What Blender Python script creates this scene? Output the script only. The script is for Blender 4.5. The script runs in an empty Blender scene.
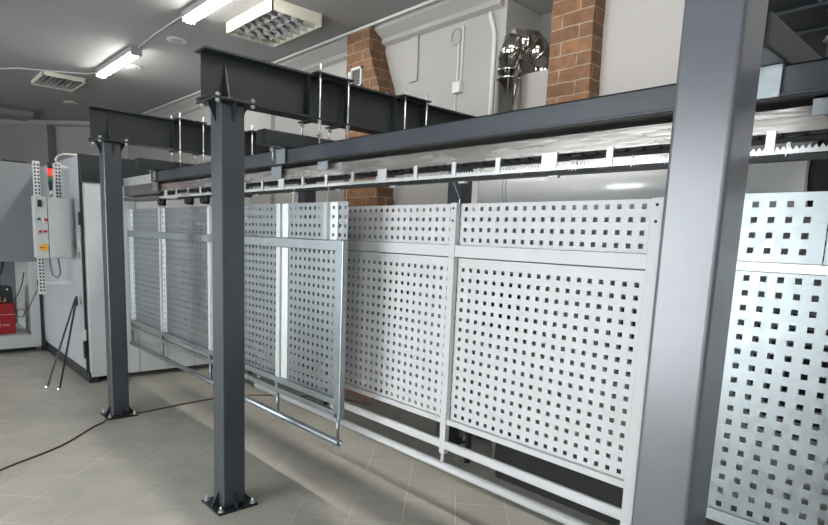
import bpy, bmesh, math, random
from mathutils import Vector, Matrix, Euler
random.seed(7)
S = bpy.context.scene
COL = S.collection
PI = math.pi

# ------------------------------------------------------------------ camera
FPX, CY, YAW, PITCH, ROLL, H = 578.8563, 326.0631, .8223, -.1458, .0416, 1.6
cyw, syw, cp, sp = math.cos(YAW), math.sin(YAW), math.cos(PITCH), math.sin(PITCH)
F = Vector((-syw*cp, cyw*cp, sp)); R0 = Vector((cyw, syw, 0)); U0 = R0.cross(F)
Rv = math.cos(ROLL)*R0 + math.sin(ROLL)*U0
Uv = -math.sin(ROLL)*R0 + math.cos(ROLL)*U0
cd = bpy.data.cameras.new('camera'); cam = bpy.data.objects.new('camera', cd); COL.objects.link(cam)
M = Matrix.Identity(4)
for i in range(3):
    M[i][0] = Rv[i]; M[i][1] = Uv[i]; M[i][2] = -F[i]
M[2][3] = H
cam.matrix_world = M
cd.sensor_width = 36; cd.lens = FPX/828*36; cd.shift_y = (CY-262.5)/828
cd.clip_start = .05; cd.clip_end = 100
S.camera = cam
S.view_settings.view_transform = 'Standard'; S.view_settings.look = 'None'
S.view_settings.gamma = 1; S.view_settings.use_curve_mapping = False
S.view_settings.exposure = 0.0

# ------------------------------------------------------------------ materials
def mat(name, col, rough=.5, metal=0.0, noise=0.0, nscale=8, bump=0.0, bscale=60, spec=.5, emit=None, estr=0,
        col2=None, stretch=None, coat=0, voro=False, rvar=0.0):
    m = bpy.data.materials.new(name); m.use_nodes = True
    nt = m.node_tree; N = nt.nodes; L = nt.links
    b = N['Principled BSDF']
    b.inputs['Base Color'].default_value = (*col, 1)
    b.inputs['Roughness'].default_value = rough
    b.inputs['Metallic'].default_value = metal
    b.inputs['Specular IOR Level'].default_value = spec
    b.inputs['Coat Weight'].default_value = coat
    if emit:
        b.inputs['Emission Color'].default_value = (*emit, 1); b.inputs['Emission Strength'].default_value = estr
    tc = N.new('ShaderNodeTexCoord'); mp = N.new('ShaderNodeMapping')
    L.new(tc.outputs['Object'], mp.inputs['Vector'])
    if stretch: mp.inputs['Scale'].default_value = stretch
    if noise or col2:
        if voro:
            t = N.new('ShaderNodeTexVoronoi'); t.inputs['Scale'].default_value = nscale
            sep = N.new('ShaderNodeSeparateColor'); L.new(t.outputs['Color'], sep.inputs[0]); fac = sep.outputs[0]
        else:
            t = N.new('ShaderNodeTexNoise'); t.inputs['Scale'].default_value = nscale; t.inputs['Detail'].default_value = 6
            t.inputs['Roughness'].default_value = .6
            fac = t.outputs['Fac']
        L.new(mp.outputs[0], t.inputs['Vector'])
        cr = N.new('ShaderNodeValToRGB'); L.new(fac, cr.inputs['Fac'])
        c2 = col2 if col2 else tuple(max(0, c*(1-noise)) for c in col)
        c1 = col if col2 else tuple(min(1, c*(1+noise)) for c in col)
        cr.color_ramp.elements[0].position = .3; cr.color_ramp.elements[1].position = .7
        cr.color_ramp.elements[0].color = (*c2, 1); cr.color_ramp.elements[1].color = (*c1, 1)
        L.new(cr.outputs['Color'], b.inputs['Base Color'])
        if rvar:
            mr = N.new('ShaderNodeMapRange'); L.new(fac, mr.inputs[0])
            mr.inputs[1].default_value = .3; mr.inputs[2].default_value = .7
            mr.inputs[3].default_value = rough-rvar; mr.inputs[4].default_value = rough+rvar
            L.new(mr.outputs[0], b.inputs['Roughness'])
    if bump:
        t2 = N.new('ShaderNodeTexNoise'); t2.inputs['Scale'].default_value = bscale; t2.inputs['Detail'].default_value = 4
        L.new(mp.outputs[0], t2.inputs['Vector'])
        bp = N.new('ShaderNodeBump'); bp.inputs['Strength'].default_value = bump; bp.inputs['Distance'].default_value = .01
        L.new(t2.outputs['Fac'], bp.inputs['Height']); L.new(bp.outputs[0], b.inputs['Normal'])
    return m

M_paint = mat('dark_grey_paint', (.045, .053, .062), .32, noise=.08, nscale=3, bump=.012, bscale=160, spec=.7)
M_paint2 = mat('darker_grey_paint', (.019, .023, .025), .45, noise=.1, nscale=4, spec=.45)
M_zinc = mat('galvanised_sheet', (.285, .315, .32), .34, 0.65, noise=.045, nscale=26, voro=True, rvar=.04, bump=.012, bscale=14)
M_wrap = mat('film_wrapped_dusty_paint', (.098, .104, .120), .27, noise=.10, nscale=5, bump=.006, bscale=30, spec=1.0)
M_zincb = mat('galvanised_tube', (.34, .375, .385), .38, .85, noise=.15, nscale=18, rvar=.08, bump=.03, bscale=30)
M_zincl = mat('pale_zinc_and_fold_sheen', (.74, .77, .76), .40, .5, noise=.06, nscale=25, rvar=.05)  # on the railing's seam strips the lighter base stands in for reflected light
M_white = mat('white_powder_coat', (.61, .61, .605), .45, noise=.02, nscale=6, bump=.008, bscale=90)
M_dusty2 = mat('dull_grey_sheet', (.30, .31, .31), .55, noise=.08, nscale=8)
M_bolt = mat('zinc_plated_bolt', (.72, .74, .75), .28, .9)
M_film = mat('film_wrapped_steel', (.33, .315, .29), .26, .6, noise=.12, nscale=2.5, stretch=(1.0, 4, 8), bump=.16, bscale=5, rvar=.1)
M_dusty = mat('dusty_track_steel', (.10, .095, .085), .45, .3, noise=.3, nscale=6, stretch=(1, 4, 8))
M_guard = mat('pale_steel_guard', (.66, .67, .66), .35, .55, noise=.06, nscale=10)
M_oven = mat('pale_grey_cabinet_paint', (.55, .57, .555), .42, noise=.04, nscale=3)
M_oven2 = mat('bluish_grey_cabinet_paint', (.42, .45, .47), .40, noise=.05, nscale=2)
M_booth = mat('grey_booth_paint', (.24, .25, .26), .5, noise=.06, nscale=2)
M_ctrl = mat('light_grey_box_paint', (.44, .46, .45), .45, noise=.03, nscale=5)
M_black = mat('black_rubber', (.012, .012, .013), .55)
M_dark = mat('black_painted_steel', (.02, .022, .023), .45)
M_redc = mat('red_plastic_case', (.36, .012, .02), .45, noise=.08, nscale=12)
M_brick = None
M_steel = mat('polished_flue_steel', (.62, .60, .56), .13, 1.0, noise=.05, nscale=3, bump=.04, bscale=4)
M_duct = mat('white_metal_duct', (.86, .86, .84), .22, .15, noise=.03, nscale=3)
M_plastic = mat('white_plastic', (.62, .61, .58), .5)
M_grey_pl = mat('grey_plastic_conduit', (.36, .36, .35), .5)
M_cream = mat('cream_lamp_body', (.72, .70, .58), .5)
M_mirror = mat('louvre_mirror', (.55, .55, .55), .12, 1.0)
M_cable = mat('red_brown_cable', (.09, .03, .022), .5)
M_redlamp = mat('lit_red_lens', (.8, .02, .02), .3, emit=(1, .012, .008), estr=5)
M_orange = mat('orange_lens', (.75, .10, .04), .3)
M_green = mat('green_lens', (.02, .12, .06), .3)
M_yellow = mat('yellow_plastic', (.75, .42, .04), .4)
M_redbtn = mat('red_button', (.5, .03, .02), .4)
M_brass = mat('old_brass', (.42, .36, .22), .4, .8, noise=.2, nscale=40)
M_tube = mat('lit_fluorescent_cover', (.9, .9, .9), .4, emit=(1, .985, .95), estr=75)
M_pane = mat('daylight_window_glass', (.9, .93, 1), .3, emit=(.90, .95, 1.0), estr=10.5)
M_wall = mat('white_plaster', (.375, .36, .34), .8, noise=.04, nscale=1.5, bump=.25, bscale=6)
M_wallg = mat('grey_plaster', (.46, .45, .43), .85, noise=.06, nscale=1.5, bump=.2, bscale=5)
M_ceil = mat('ceiling_plaster', (.29, .285, .275), .85, noise=.07, nscale=.9, bump=.35, bscale=2.5)
M_niche = mat('grey_board', (.17, .165, .155), .8, noise=.05, nscale=3)

def brick_material():
    m = bpy.data.materials.new('old_brick'); m.use_nodes = True
    nt = m.node_tree; N = nt.nodes; L = nt.links; b = N['Principled BSDF']
    tc = N.new('ShaderNodeTexCoord'); ge = N.new('ShaderNodeNewGeometry')
    sep = N.new('ShaderNodeSeparateXYZ'); L.new(tc.outputs['Object'], sep.inputs[0])
    ns = N.new('ShaderNodeTexNoise'); ns.inputs['Scale'].default_value = 7; L.new(tc.outputs['Object'], ns.inputs['Vector'])
    ad = N.new('ShaderNodeMath'); ad.operation = 'ADD'; L.new(sep.outputs['X'], ad.inputs[0]); L.new(sep.outputs['Y'], ad.inputs[1])
    cb = N.new('ShaderNodeCombineXYZ'); L.new(ad.outputs[0], cb.inputs['X']); L.new(sep.outputs['Z'], cb.inputs['Y'])
    mx = N.new('ShaderNodeMix'); mx.data_type = 'VECTOR'; mx.inputs['Factor'].default_value = .018
    L.new(cb.outputs[0], mx.inputs[4]); L.new(ns.outputs['Color'], mx.inputs[5])
    br = N.new('ShaderNodeTexBrick'); L.new(mx.outputs[1], br.inputs['Vector'])
    br.inputs['Scale'].default_value = 1; br.inputs['Brick Width'].default_value = .27; br.inputs['Row Height'].default_value = .09
    br.inputs['Mortar Size'].default_value = .006; br.inputs['Mortar Smooth'].default_value = .4
    br.inputs['Color1'].default_value = (.24, .118, .055, 1); br.inputs['Color2'].default_value = (.155, .078, .040, 1)
    br.inputs['Mortar'].default_value = (.30, .235, .17, 1)
    n2 = N.new('ShaderNodeTexNoise'); n2.inputs['Scale'].default_value = 22; n2.inputs['Detail'].default_value = 6
    L.new(tc.outputs['Object'], n2.inputs['Vector'])
    m2 = N.new('ShaderNodeMix'); m2.data_type = 'RGBA'; m2.blend_type = 'MULTIPLY'; m2.inputs['Factor'].default_value = .7
    cr = N.new('ShaderNodeValToRGB'); L.new(n2.outputs['Fac'], cr.inputs[0])
    cr.color_ramp.elements[0].position = .3; cr.color_ramp.elements[0].color = (.5, .5, .5, 1)
    cr.color_ramp.elements[1].position = .62
    L.new(br.outputs['Color'], m2.inputs[6]); L.new(cr.outputs['Color'], m2.inputs[7])
    L.new(m2.outputs[2], b.inputs['Base Color']); b.inputs['Roughness'].default_value = .85
    bp = N.new('ShaderNodeBump'); bp.inputs['Strength'].default_value = .6; bp.inputs['Distance'].default_value = .01
    bp.invert = True
    L.new(br.outputs['Fac'], bp.inputs['Height']); L.new(bp.outputs[0], b.inputs['Normal'])
    return m
M_brick = brick_material()

def floor_material():
    m = bpy.data.materials.new('stone_tile_floor'); m.use_nodes = True
    nt = m.node_tree; N = nt.nodes; L = nt.links; b = N['Principled BSDF']
    tc = N.new('ShaderNodeTexCoord'); mp = N.new('ShaderNodeMapping'); L.new(tc.outputs['Object'], mp.inputs[0])
    mp.inputs['Rotation'].default_value = (0, 0, math.radians(-43.5)); mp.inputs['Location'].default_value = (.08, .12, 0)
    br = N.new('ShaderNodeTexBrick'); L.new(mp.outputs[0], br.inputs['Vector'])
    br.offset = 0.0; br.inputs['Scale'].default_value = 1
    br.inputs['Brick Width'].default_value = .31; br.inputs['Row Height'].default_value = .31
    br.inputs['Mortar Size'].default_value = .0032; br.inputs['Mortar Smooth'].default_value = .6
    br.inputs['Color1'].default_value = (.51, .485, .425, 1); br.inputs['Color2'].default_value = (.48, .455, .40, 1)
    n3 = N.new('ShaderNodeTexNoise'); n3.inputs['Scale'].default_value = 1.3; L.new(tc.outputs['Object'], n3.inputs['Vector'])
    crm = N.new('ShaderNodeValToRGB'); L.new(n3.outputs['Fac'], crm.inputs[0])
    crm.color_ramp.elements[0].position = .42; crm.color_ramp.elements[0].color = (.47, .445, .39, 1)
    crm.color_ramp.elements[1].position = .58; crm.color_ramp.elements[1].color = (.78, .76, .68, 1)
    L.new(crm.outputs['Color'], br.inputs['Mortar'])
    n1 = N.new('ShaderNodeTexNoise'); n1.inputs['Scale'].default_value = 2.2; n1.inputs['Detail'].default_value = 8; n1.inputs['Roughness'].default_value = .65
    L.new(tc.outputs['Object'], n1.inputs['Vector'])
    cr = N.new('ShaderNodeValToRGB'); L.new(n1.outputs['Fac'], cr.inputs[0])
    cr.color_ramp.elements[0].position = .3; cr.color_ramp.elements[0].color = (.78, .78, .78, 1)
    cr.color_ramp.elements[1].position = .7; cr.color_ramp.elements[1].color = (1.08, 1.07, 1.04, 1)
    mx = N.new('ShaderNodeMix'); mx.data_type = 'RGBA'; mx.blend_type = 'MULTIPLY'; mx.inputs['Factor'].default_value = 1
    L.new(br.outputs['Color'], mx.inputs[6]); L.new(cr.outputs['Color'], mx.inputs[7])
    L.new(mx.outputs[2], b.inputs['Base Color'])
    b.inputs['Roughness'].default_value = .5; b.inputs['Specular IOR Level'].default_value = .35
    n4 = N.new('ShaderNodeTexNoise'); n4.inputs['Scale'].default_value = 90; L.new(tc.outputs['Object'], n4.inputs['Vector'])
    bp = N.new('ShaderNodeBump'); bp.inputs['Strength'].default_value = .08; L.new(n4.outputs['Fac'], bp.inputs['Height'])
    L.new(bp.outputs[0], b.inputs['Normal'])
    return m
M_floor = floor_material()

# ------------------------------------------------------------------ mesh helpers
class MB:
    def __init__(s): s.bm = bmesh.new()
    def box(s, x0, x1, y0, y1, z0, z1):
        v = [s.bm.verts.new(p) for p in ((x0,y0,z0),(x1,y0,z0),(x1,y1,z0),(x0,y1,z0),(x0,y0,z1),(x1,y0,z1),(x1,y1,z1),(x0,y1,z1))]
        for f in ((0,3,2,1),(4,5,6,7),(0,1,5,4),(1,2,6,5),(2,3,7,6),(3,0,4,7)): s.bm.faces.new([v[i] for i in f])
        return s
    def cyl(s, a, b, r, n=16, r2=None, cap=True):
        a = Vector(a); b = Vector(b); d = (b-a); r2 = r if r2 is None else r2
        q = d.to_track_quat('Z', 'Y')
        A = [s.bm.verts.new(a+q@Vector((r*math.cos(2*PI*i/n), r*math.sin(2*PI*i/n), 0))) for i in range(n)]
        B = [s.bm.verts.new(b+q@Vector((r2*math.cos(2*PI*i/n), r2*math.sin(2*PI*i/n), 0))) for i in range(n)]
        for i in range(n):
            f = s.bm.faces.new((A[i], A[(i+1)%n], B[(i+1)%n], B[i])); f.smooth = n > 8
        if cap: s.bm.faces.new(A[::-1]); s.bm.faces.new(B)
        return s
    def pipe(s, a, b, r, t=.003, n=24):          # hollow round tube
        a = Vector(a); b = Vector(b); q = (b-a).to_track_quat('Z', 'Y')
        rings = []
        for p, rr in ((a, r), (b, r), (b, r-t), (a, r-t)):
            rings.append([s.bm.verts.new(p+q@Vector((rr*math.cos(2*PI*i/n), rr*math.sin(2*PI*i/n), 0))) for i in range(n)])
        for k in range(4):
            P, Q = rings[k], rings[(k+1) % 4]
            for i in range(n):
                f = s.bm.faces.new((P[i], P[(i+1)%n], Q[(i+1)%n], Q[i])); f.smooth = True
        return s
    def prism(s, pts, axis, a, b):                # polygon (2D) extruded along an axis
        def P(u, v, w): return {'X': (w,u,v), 'Y': (u,w,v), 'Z': (u,v,w)}[axis]
        A = [s.bm.verts.new(P(u,v,a)) for u, v in pts]; B = [s.bm.verts.new(P(u,v,b)) for u, v in pts]
        n = len(pts)
        for i in range(n): s.bm.faces.new((A[i], A[(i+1)%n], B[(i+1)%n], B[i]))
        s.bm.faces.new(A[::-1]); s.bm.faces.new(B)
        return s
    def tube(s, pts, r, n=10):                    # swept smooth path
        pts = [Vector(p) for p in pts]; rings = []
        for i, p in enumerate(pts):
            d = (pts[min(i+1, len(pts)-1)]-pts[max(i-1, 0)]).normalized()
            q = d.to_track_quat('Z', 'Y') if abs(d.z) < .95 else d.to_track_quat('Z', 'X')
            if rings:
                up = prev_up - d*prev_up.dot(d)
                if up.length > 1e-4: up.normalize()
                else: up = q@Vector((1,0,0))
            else: up = q@Vector((1,0,0))
            prev_up = up; side = d.cross(up)
            rings.append([s.bm.verts.new(p + r*(math.cos(2*PI*k/n)*up+math.sin(2*PI*k/n)*side)) for k in range(n)])
        for A, B in zip(rings, rings[1:]):
            for k in range(n):
                f = s.bm.faces.new((A[k], A[(k+1)%n], B[(k+1)%n], B[k])); f.smooth = True
        s.bm.faces.new(rings[0][::-1]); s.bm.faces.new(rings[-1])
        return s
    def hexa(s, c, r, h):                          # hexagon nut, centre c, along Z
        return s.cyl((c[0], c[1], c[2]-h/2), (c[0], c[1], c[2]+h/2), r, 6)
    def build(s, name, m, parent=None, bevel=0, seg=2, label=None):
        s.bm.normal_update()
        bmesh.ops.recalc_face_normals(s.bm, faces=s.bm.faces)
        o = Vector((0,0,0))
        # origin at the mesh's own bottom centre
        xs = [v.co for v in s.bm.verts]
        lo = Vector((min(v.x for v in xs), min(v.y for v in xs), min(v.z for v in xs)))
        hi = Vector((max(v.x for v in xs), max(v.y for v in xs), max(v.z for v in xs)))
        o = Vector(((lo.x+hi.x)/2, (lo.y+hi.y)/2, lo.z))
        for v in s.bm.verts: v.co -= o
        me = bpy.data.meshes.new(name); s.bm.to_mesh(me); s.bm.free()
        me.materials.append(m)
        ob = bpy.data.objects.new(name, me); COL.objects.link(ob)
        ob.location = o
        if parent:
            ob.parent = parent
            ob.location = o - wloc(parent)
        if bevel:
            b = ob.modifiers.new('bevel', 'BEVEL'); b.width = bevel; b.segments = seg; b.limit_method = 'ANGLE'
            b.harden_normals = False
        if label: ob['label'] = label
        return ob
def wloc(o):
    p = Vector(o.location)
    while o.parent: o = o.parent; p += Vector(o.location)
    return p
def tag(o, label, cat, group=None, kind=None):
    o['label'] = label; o['category'] = cat
    if group: o['group'] = group
    if kind: o['kind'] = kind
    return o
def thing(name, label, cat, loc=(0,0,0), group=None):
    o = bpy.data.objects.new(name, None); COL.objects.link(o); o.location = loc; o.empty_display_size = .1
    return tag(o, label, cat, group)
def struct(name, mb, m, parent=None, bevel=0):
    o = mb.build(name, m, parent, bevel)
    if not parent: o['kind'] = 'structure'
    return o
def copy_tree(o, parent=None, loc=None, label=None):
    c = o.copy(); COL.objects.link(c)
    if parent: c.parent = parent
    if loc is not None: c.location = loc
    if label: c['label'] = label
    for ch in o.children: copy_tree(ch, c)
    return c

# ------------------------------------------------------------------ the room
WB, ZC = 3.75, 3.62            # back wall, ceiling
XR, YF = 4.0, -3.0
struct('floor', MB().box(-17.5, XR, YF, 4.2, -.1, 0), M_floor)
struct('ceiling', MB().box(-17.5, XR, YF, 4.2, ZC, ZC+.1), M_ceil)
# back wall with a recess for the flue
sc = WB/3.2
NX0, NX1, NZ0, NZ1 = -3.12, -2.62, 2.90, 3.5
w = MB()
w.box(-13.5, NX0, WB, WB+.5, 0, ZC).box(NX1, XR, WB, WB+.5, 0, ZC).box(NX0, NX1, WB, WB+.5, 0, NZ0).box(NX0, NX1, WB, WB+.5, NZ1, ZC)
struct('wall_back', w, M_wall)
struct('trim_1', MB().box(NX0, NX1, WB+.44, WB+.5, NZ0, NZ1), M_niche)
struct('wall_right', MB().box(XR, XR+.15, YF, WB, 0, ZC), M_niche)
# far left wall runs at a slant
a = Vector((-17.2, -.35)); b = Vector((-12.5, 3.75)); d = (b-a).normalized(); n = Vector((-d.y, d.x))
def slant(t0, t1, off0, off1, z0, z1):
    mb = MB(); p = [a+d*t0+n*off0, a+d*t1+n*off0, a+d*t1+n*off1, a+d*t0+n*off1]
    mb.prism([(q.x, q.y) for q in p], 'Z', z0, z1); return mb
Lw = (b-a).length
struct('wall_left', slant(-3.6, Lw, .15, 0, 0, ZC), M_wallg)
struct('wall_left_projection', slant(2.2, 4.72, 0, -.22, 0, ZC-.02), M_wall)
struct('trim_2', slant(-1, Lw, -.0, -.24, ZC-.07, ZC-.0), M_wallg)
tag(slant(3.4, 3.44, -.226, -.27, 0, ZC-.1).build('conduit', M_grey_pl), 'thin grey conduit running down the far end wall', 'conduit')
# front wall (behind the camera) with two large windows
wins = [(-10.4, -8.9), (-4.9, -1.75), (.6, 2.6)]
wz0, wz1 = .1, 2.7
w = MB().box(-17.5, XR, YF-.25, YF, 0, wz0).box(-17.5, XR, YF-.25, YF, wz1, ZC)
xs = [-17.5] + [v for p in wins for v in p] + [XR]
for i in range(0, len(xs), 2): w.box(xs[i], xs[i+1], YF-.25, YF, wz0, wz1)
struct('wall_front', w, M_wall)
for i, (x0, x1) in enumerate(wins):
    fr = MB(); t = .05
    fr.box(x0, x1, YF-.15, YF-.08, wz0, wz0+t).box(x0, x1, YF-.15, YF-.08, wz1-t, wz1)
    k = 7 if i == 1 else 3
    for j in range(k+1):
        xx = x0 + (x1-x0-t)*j/k; fr.box(xx, xx+t, YF-.15, YF-.08, wz0, wz1)
    f = struct('window_%d' % (i+1), fr, M_plastic)
    MB().box(x0+.01, x1-.01, YF-.19, YF-.16, wz0+.01, wz1-.01).build('pane', M_pane, f)

# cornice and ledge where the back wall meets the ceiling
struct('trim_3', MB().prism([(WB-.14, ZC), (WB-.14, ZC-.06), (WB-.05, ZC-.12), (WB-.05, ZC-.16), (WB, ZC-.18), (WB, ZC)], 'X', -12.4, -3.15), M_wall)
# exposed brick pillars
def pillar(i, x0, x1, prot, top, ragged):
    mb = MB(); nz = 34; r = random.Random(i)
    prof = []
    for k in range(nz+1):
        z = top*k/nz; e = (r.random()-.5)*ragged + (.20*min(1, max(0, (3.40-z)/.5)) if i == 1 else 0)
        prof.append((z, e))
    # front box with ragged right edge
    va = []
    for z, e in prof:
        x1e = x1+e
        va.append([mb.bm.verts.new(p) for p in ((x0, WB-prot, z), (x1e, WB-prot, z), (x1e+.0, WB+.0, z), (x0, WB, z))])
    for A, B in zip(va, va[1:]):
        for j in range(4): mb.bm.faces.new((A[j], A[(j+1)%4], B[(j+1)%4], B[j]))
    mb.bm.faces.new(va[0][::-1]); mb.bm.faces.new(va[-1])
    return struct('trim_%d' % (i+3), mb, M_brick)
pillar(1, -4.96, -4.60, .20, ZC-.02, .035)
pillar(2, -2.60, -2.26, .13, ZC, .012)
# white flat pilasters on the back wall
struct('trim_6', MB().box(-7.0, -6.75, WB-.05, WB, 0, ZC-.24), M_wall)
struct('trim_7', MB().box(-4.22, -4.12, WB-.02, WB, 3.05, ZC-.18), M_wall)

# ------------------------------------------------------------------ steel columns
COLW = .136
XA, XBc, XCc, YCOL = -5.2176, -3.052, -.502, 1.3825
def column(xc, y0, label, top=2.30, m=None):
    x0 = xc-COLW; x1 = xc; y1 = y0+COLW; p = .054; cx = (x0+x1)/2; cy_ = (y0+y1)/2
    t = thing('steel_column', label, 'column', (cx, cy_, 0), 'dark grey square steel columns')
    MB().box(x0, x1, y0, y1, .012, top-.012).build('shaft', m or M_paint, t, .010, 3)
    MB().box(x0-p, x1+p, y0-p, y1+p, 0, .012).build('base_plate', M_paint2, t, .002)
    MB().box(x0-p, x1+p, y0-p, y1+p, top-.012, top).build('top_plate', M_paint2, t, .002)
    for zb, s, hh in ((.012, 1, .085), (top-.012, -1, .10)):
        for sx in (-1, 1):
            xe = x1 if sx > 0 else x0
            MB().prism([(xe, zb), (xe+sx*.045, zb), (xe, zb+s*hh)], 'Y', cy_-.004, cy_+.004).build('gusset', M_paint2, t)
            ye = y1 if sx > 0 else y0
            MB().prism([(ye, zb), (ye+sx*.045, zb), (ye, zb+s*hh)], 'X', cx-.004, cx+.004).build('gusset', M_paint2, t)
    for sx in (-1, 1):
        for sy in (-1, 1):
            bx = cx+sx*(COLW/2+p-.024); by = cy_+sy*(COLW/2+p-.024)
            w = MB().cyl((bx, by, .012), (bx, by, .0155), .017, 20).build('anchor_bolt', M_bolt, t)
            MB().hexa((bx, by, .022), .0125, .013).cyl((bx, by, .02), (bx, by, .045), .006, 10).build('nut', M_bolt, w)
            w = MB().hexa((bx, by, top+.012), .012, .011).cyl((bx, by, top-.03), (bx, by, top+.022), .006, 10).build('flange_bolt', M_bolt, t)
            MB().hexa((bx, by, top-.018), .0125, .012).build('nut', M_bolt, w)
    return t
column(XA, YCOL, 'dark grey steel column farthest left in the front row, beside the pale oven')
column(XBc, YCOL, 'dark grey steel column in the middle of the front row, bolted to the floor by its base plate')
column(XCc, YCOL, 'nearest and widest steel column, brightly lit, between white and galvanised panels', m=M_wrap)
for xc, lb in ((XA, 'rear dark steel column behind the far left galvanised panels'),
               (XBc, 'rear dark steel column glimpsed above and below the white panels'),
               (XCc, 'rear dark steel column behind the nearest column and right galvanised panel')):
    column(xc, 3.25, lb)

# ------------------------------------------------------------------ I-beams across the row
def ibeam(xc, label):
    cx = xc-.088; x0, x1 = cx-.066, cx+.066; z0, z1 = 2.300, 2.550
    y0, y1 = 1.312, 3.50
    t = thing('cross_beam', label, 'beam', (cx, y0, z0), 'dark i-section cross beams on the columns')
    MB().box(x0, x1, y0, y1, z1-.011, z1).build('top_flange', M_paint2, t)
    MB().box(x0, x1, y0, y1, z0, z0+.011).build('bottom_flange', M_paint2, t)
    MB().box(cx-.004, cx+.004, y0+.002, y1, z0+.011, z1-.011).build('web', M_paint2, t)
    for s in (-1, 1):
        xe = cx+s*.004
        MB().prism([(xe, z0+.011), (xe+s*.058, z0+.011), (xe, z0+.215)], 'Y', 1.44, 1.448).build('stiffener', M_paint2, t)
        for yy in (1.95, 2.235, 2.62, 2.90):
            MB().box(min(xe, xe+s*.05), max(xe, xe+s*.05), yy-.003, yy+.003, z0+.011, z1-.011).build('stiffener', M_paint2, t)
    return cx
cxA = ibeam(XA, 'far left dark cross beam resting on the farthest column')
cxB = ibeam(XBc, 'long dark cross beam resting on the middle column, in front of the brick pillar')
cxC = ibeam(XCc, 'dark cross beam above the nearest column at the upper right')

# ------------------------------------------------------------------ lower cross bars hung by threaded rods
ROD_Y = ((1.990, 2.195), (2.663, 2.860))
def crossbar(cx, label):
    return tag(MB().box(cx-.05, cx+.05, 1.655, 3.05, 2.112, 2.196).build('hanging_crossbar', M_paint2, None, .006), label, 'crossbar', 'dark square crossbars hung under the cross beams')
crossbar(cxA, 'dark square crossbar hanging under the far left cross beam')
crossbar(cxB, 'dark square crossbar hanging under the cross beam of the middle column')
crossbar(cxC, 'dark square crossbar beside the top of the nearest column')
def hanger(cx, ys, label):
    yc = sum(ys)/2
    t = thing('rod_hanger', label, 'hanger', (cx, yc, 2.10), 'threaded rod hangers clamped round the cross beams')
    for z, nm in ((2.551, 'top_plate'), (2.286, 'bottom_plate'), (2.0985, 'lower_plate')):
        if nm == 'bottom_plate':
            for y in ys: MB().box(cx-.115, cx+.115, y-.022, y+.022, z+.004, z+.013).build('clamp_plate', M_paint2, t)
        elif nm == 'top_plate':
            MB().box(cx-.115, cx+.115, ys[0]-.03, ys[1]+.03, z, z+.008).build('clamp_plate', M_paint2, t)
        else:
            for y in ys: MB().box(cx-.115, cx+.115, y-.02, y+.02, z+.006, z+.013).build('clamp_plate', M_paint2, t)
    for y in ys:
        for sx in (-1, 1):
            x = cx+sx*.098
            r = MB().cyl((x, y, 2.075), (x, y, 2.605), .0055, 10).build('threaded_rod', M_bolt, t)
            for z in (2.568, 2.281, 2.2725, 2.206, 2.094):
                MB().hexa((x, y, z), .0125, .011).build('nut', M_bolt, r)
            MB().cyl((x, y, 2.1975), (x, y, 2.2005), .018, 16).build('washer', M_bolt, r)
for cx, wh in ((cxA, 'far left cross beam'), (cxB, 'middle cross beam'), (cxC, 'cross beam at the nearest column')):
    hanger(cx, ROD_Y[0], 'chrome threaded rods on the %s, nearer its front end' % wh)
    hanger(cx, ROD_Y[1], 'chrome threaded rods on the %s, nearer the back wall' % wh)

# ------------------------------------------------------------------ conveyor rails
XL, XRR = -5.47, 2.2
rb = MB()
rb.box(XL, XRR, 1.83, 1.838, 2.036, 2.110).box(XL, XRR, 1.83, 1.955, 2.103, 2.110).box(XL, XRR, 1.947, 1.955, 2.036, 2.110).box(XL, XRR, 1.824, 1.961, 2.028, 2.036)
srl = tag(rb.build('support_rail', M_paint, None, .002), 'long dark grey rail in front of the film wrapped conveyor track', 'rail')
MB().box(XL+.01, XRR-.01, 1.829, 1.958, 2.0235, 2.0275).build('underside_shade', M_black, srl)  # black strip puts the shade of the rail's underside into colour
tag(MB().box(XL, XRR, 2.218, 2.29, 2.062, 2.110).build('support_rail', M_paint2, None, .003), 'dark rear rail above the white panels behind the front rail', 'rail')

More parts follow.
